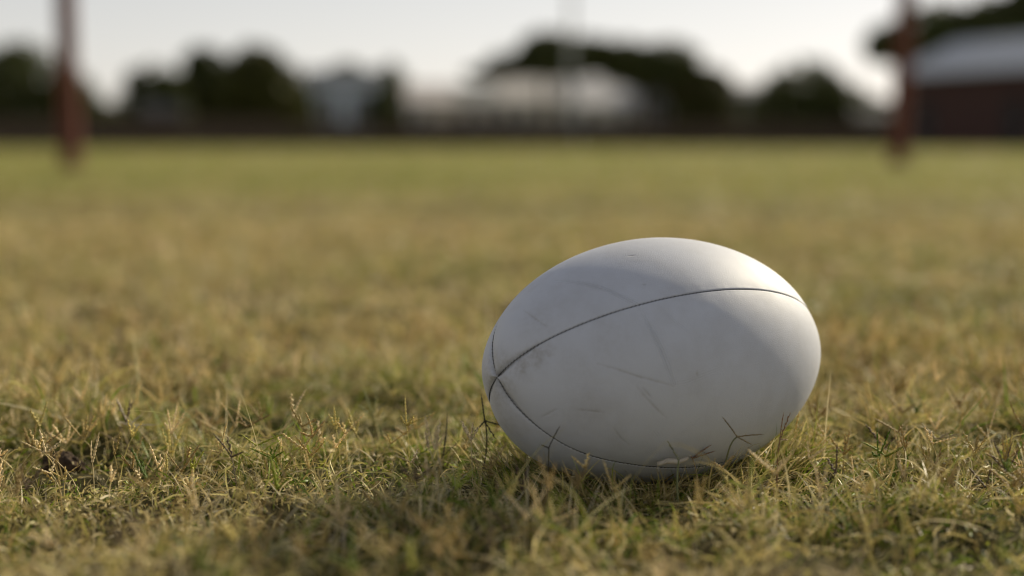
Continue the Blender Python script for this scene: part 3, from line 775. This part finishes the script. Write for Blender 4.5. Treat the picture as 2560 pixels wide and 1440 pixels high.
# brick building at the right, nearer, its long roof climbing to the right as it comes closer
def brick_mat():
    m, n, b = mat_new('brown_brick')
    tc = n.nodes.new('ShaderNodeTexCoord'); mp = n.nodes.new('ShaderNodeMapping'); mp.inputs['Rotation'].default_value = (math.pi/2, 0, 0)
    br = n.nodes.new('ShaderNodeTexBrick'); br.inputs['Scale'].default_value = 4.2
    br.inputs['Color1'].default_value = (.075, .028, .022, 1); br.inputs['Color2'].default_value = (.050, .020, .017, 1); br.inputs['Mortar'].default_value = (.045, .035, .03, 1)
    n.links.new(tc.outputs['Object'], mp.inputs[0]); n.links.new(mp.outputs[0], br.inputs['Vector']); n.links.new(br.outputs[0], b.inputs['Base Color'])
    b.inputs['Roughness'].default_value = .9
    return m
def clubhouse():
    Y0, Y1 = 66.0, 48.0
    A = at(2252, 345, Y0); B = at(2252+1000, 345, Y1)
    A.z = B.z = 0
    dx = (B-A); Lb = dx.length; ang = math.atan2(dx.y, dx.x)
    root = empty('brick_building', (A.x, A.y, 0), ang)
    tag(root, 'long dark brick building with a pale grey metal roof at the right', 'building')
    he = at(2284, 192, Y0).z; ht = at(2284, 104, Y0).z
    D = 7.0
    m = MB(); m.box(0, Lb, 0, D, -.3, he); m.build('wall', brick_mat(), root)
    r = MB(); o = .5; t = .12
    sl_ = (ht-he)/(D/2)
    for (y0, z0, y1, z1) in ((-o, he-.05, D/2, ht), (D/2, ht, D+o, he-.05)):
        r.add([(-o, y0, z0), (Lb+o, y0, z0), (Lb+o, y1, z1), (-o, y1, z1), (-o, y0, z0+t), (Lb+o, y0, z0+t), (Lb+o, y1, z1+t), (-o, y1, z1+t)],
              [(3, 2, 1, 0), (4, 5, 6, 7), (0, 1, 5, 4), (1, 2, 6, 5), (2, 3, 7, 6), (3, 0, 4, 7)])
    r.add([(-.02, 0, he), (-.02, D, he), (-.02, D/2, ht)], [(0, 2, 1)])
    for k in range(int(Lb/.4)):
        x = -o+.2+k*.4
        r.add([(x, -o, he-.05+t), (x+.05, -o, he-.05+t), (x+.05, D/2, ht+t), (x, D/2, ht+t), (x, -o, he-.05+t+.04), (x+.05, -o, he-.05+t+.04), (x+.05, D/2, ht+t+.04), (x, D/2, ht+t+.04)],
              [(4, 5, 6, 7), (0, 1, 5, 4), (1, 2, 6, 5), (2, 3, 7, 6), (3, 0, 4, 7)])
    r.build('roof', mat_simple('pale_metal_roof', (.55, .57, .61), .6, 3, .1), root)
    for x0, wd in ((1.1, 1.0), (6.5, 1.0)):
        d = MB(); d.box(x0, x0+wd, -.06, .02, 0, 2.1); dd = d.build('door', wall_mat('dark_door', (.02, .018, .018)), root)
        h = MB(); h.box(x0+.75, x0+.80, -.12, -.06, .95, 1.1); h.build('handle', M_FRAME, dd)
    for x0 in (22.0,):
        fr = MB(); z0, z1 = 1.2, 1.9; ww = 1.4
        fr.box(x0, x0+ww, -.05, .02, z0-.07, z0); fr.box(x0, x0+ww, -.05, .02, z1, z1+.07); fr.box(x0-.07, x0, -.05, .02, z0-.07, z1+.07); fr.box(x0+ww, x0+ww+.07, -.05, .02, z0-.07, z1+.07)
        wn = fr.build('window', wall_mat('dark_frame', (.05, .04, .04)), root)
        g = MB(); g.box(x0+.002, x0+ww-.002, -.02, .03, z0+.002, z1-.002); g.build('pane', M_GLASS, wn)
clubhouse()

# fence along the far side of the field
M_FENCE = mat_simple('weathered_brown_boards', (.085, .058, .040), .9, 2, .45, stretch=(6, 1, .5))
M_RAIL = mat_simple('fence_rails', (.06, .045, .034), .9, 3, .3)
def fence(x0, x1, Y, h, label):
    root = empty('board_fence', (x0, Y, 0)); tag(root, label, 'fence', 'board fences along the far side')
    n = max(1, round((x1-x0)/2.4)); wdt = (x1-x0)/n
    for i in range(n):
        mb = MB(); k = 12
        for j in range(k):
            a = i*wdt+j*wdt/k
            mb.box(a+.006, a+wdt/k-.006, -.012, .012, .04, h+rng.uniform(-.03, .03))
        mb.build('board_panel', M_FENCE, root)
    for i in range(n+1):
        p = MB(); p.box(i*wdt-.05, i*wdt+.05, .014, .11, -.3, h-.02); p.build('post', M_RAIL, root)
    r = MB(); r.box(0, x1-x0, .013, .012+.001+.035, h*.25, h*.25+.08); r.box(0, x1-x0, .013, .048, h*.8, h*.8+.08); r.build('rail', M_RAIL, root)
X = lambda px, Y: at(px, 340, Y).x
fence(X(-260, 58), X(700, 58), 58, 1.22, 'brown board fence left, under the dark trees')
fence(X(700, 58)+.2, X(1440, 58), 58, 1.02, 'reddish brown board fence in the middle, before the white houses')
fence(X(1440, 58)+.2, X(2225, 58), 58, 1.06, 'lower dark board fence at the right, before the dome shaped tree')

def hedge():
    x0, x1, Y = X(-300, 132), X(2330, 132), 132
    n = 16000; rg = np.random.default_rng(99)
    x = rg.uniform(x0, x1, n); top = at(0, 275, Y).z*(.85+.45*fbm(x, x*0, 7, 3))
    c = np.stack([x, rg.uniform(-1.2, 1.2, n), rg.random(n)**.8*top], -1)
    a1 = rg.normal(size=(n, 3)); a1 /= np.linalg.norm(a1, axis=1)[:, None]
    a2 = np.cross(a1, rg.normal(size=(n, 3))); a2 /= np.linalg.norm(a2, axis=1)[:, None]
    s = (.36*rg.uniform(.6, 1.4, n))[:, None]
    v = np.stack([c-a1*s, c-a2*s*.5, c+a1*s, c+a2*s*.5], 1).reshape(-1, 3)
    cl = np.array([.050, .060, .022])*rg.uniform(.6, 1.4, (n, 1))
    o = mesh_obj('hedge', v, np.arange(n*4).reshape(-1, 4), M_LEAF, cols=np.repeat(cl, 4, axis=0)); o.location = (0, Y, 0)
    tag(o, 'long uneven dark hedge running behind the houses at the far side', 'hedge')
hedge()

# lamp mast beyond the field
def mast():
    Y = 106; b = at(1426, 340, Y)
    root = empty('light_mast', (b.x, Y, 0)); tag(root, 'tall pale grey light mast before the umbrella shaped tree', 'light mast')
    m = MB(); m.tube([(0, 0, -.3), (0, 0, 1.0), (0, 0, 6), (0, 0, 14)], [.26, .23, .21, .15], 16); m.build('pole', wall_mat('galvanised', (.42, .43, .42)), root, True)
    m = MB(); m.box(-1.2, 1.2, -.06, .06, 13.6, 13.75); m.build('crossarm', wall_mat('galvanised_arm', (.42, .43, .42)), root)
    for x in (-1.0, -.35, .35, 1.0):
        m = MB(); m.box(x-.22, x+.22, -.35, -.07, 13.35, 13.75); m.build('floodlight', wall_mat('lamp_housing', (.35, .35, .35)), root)
mast()
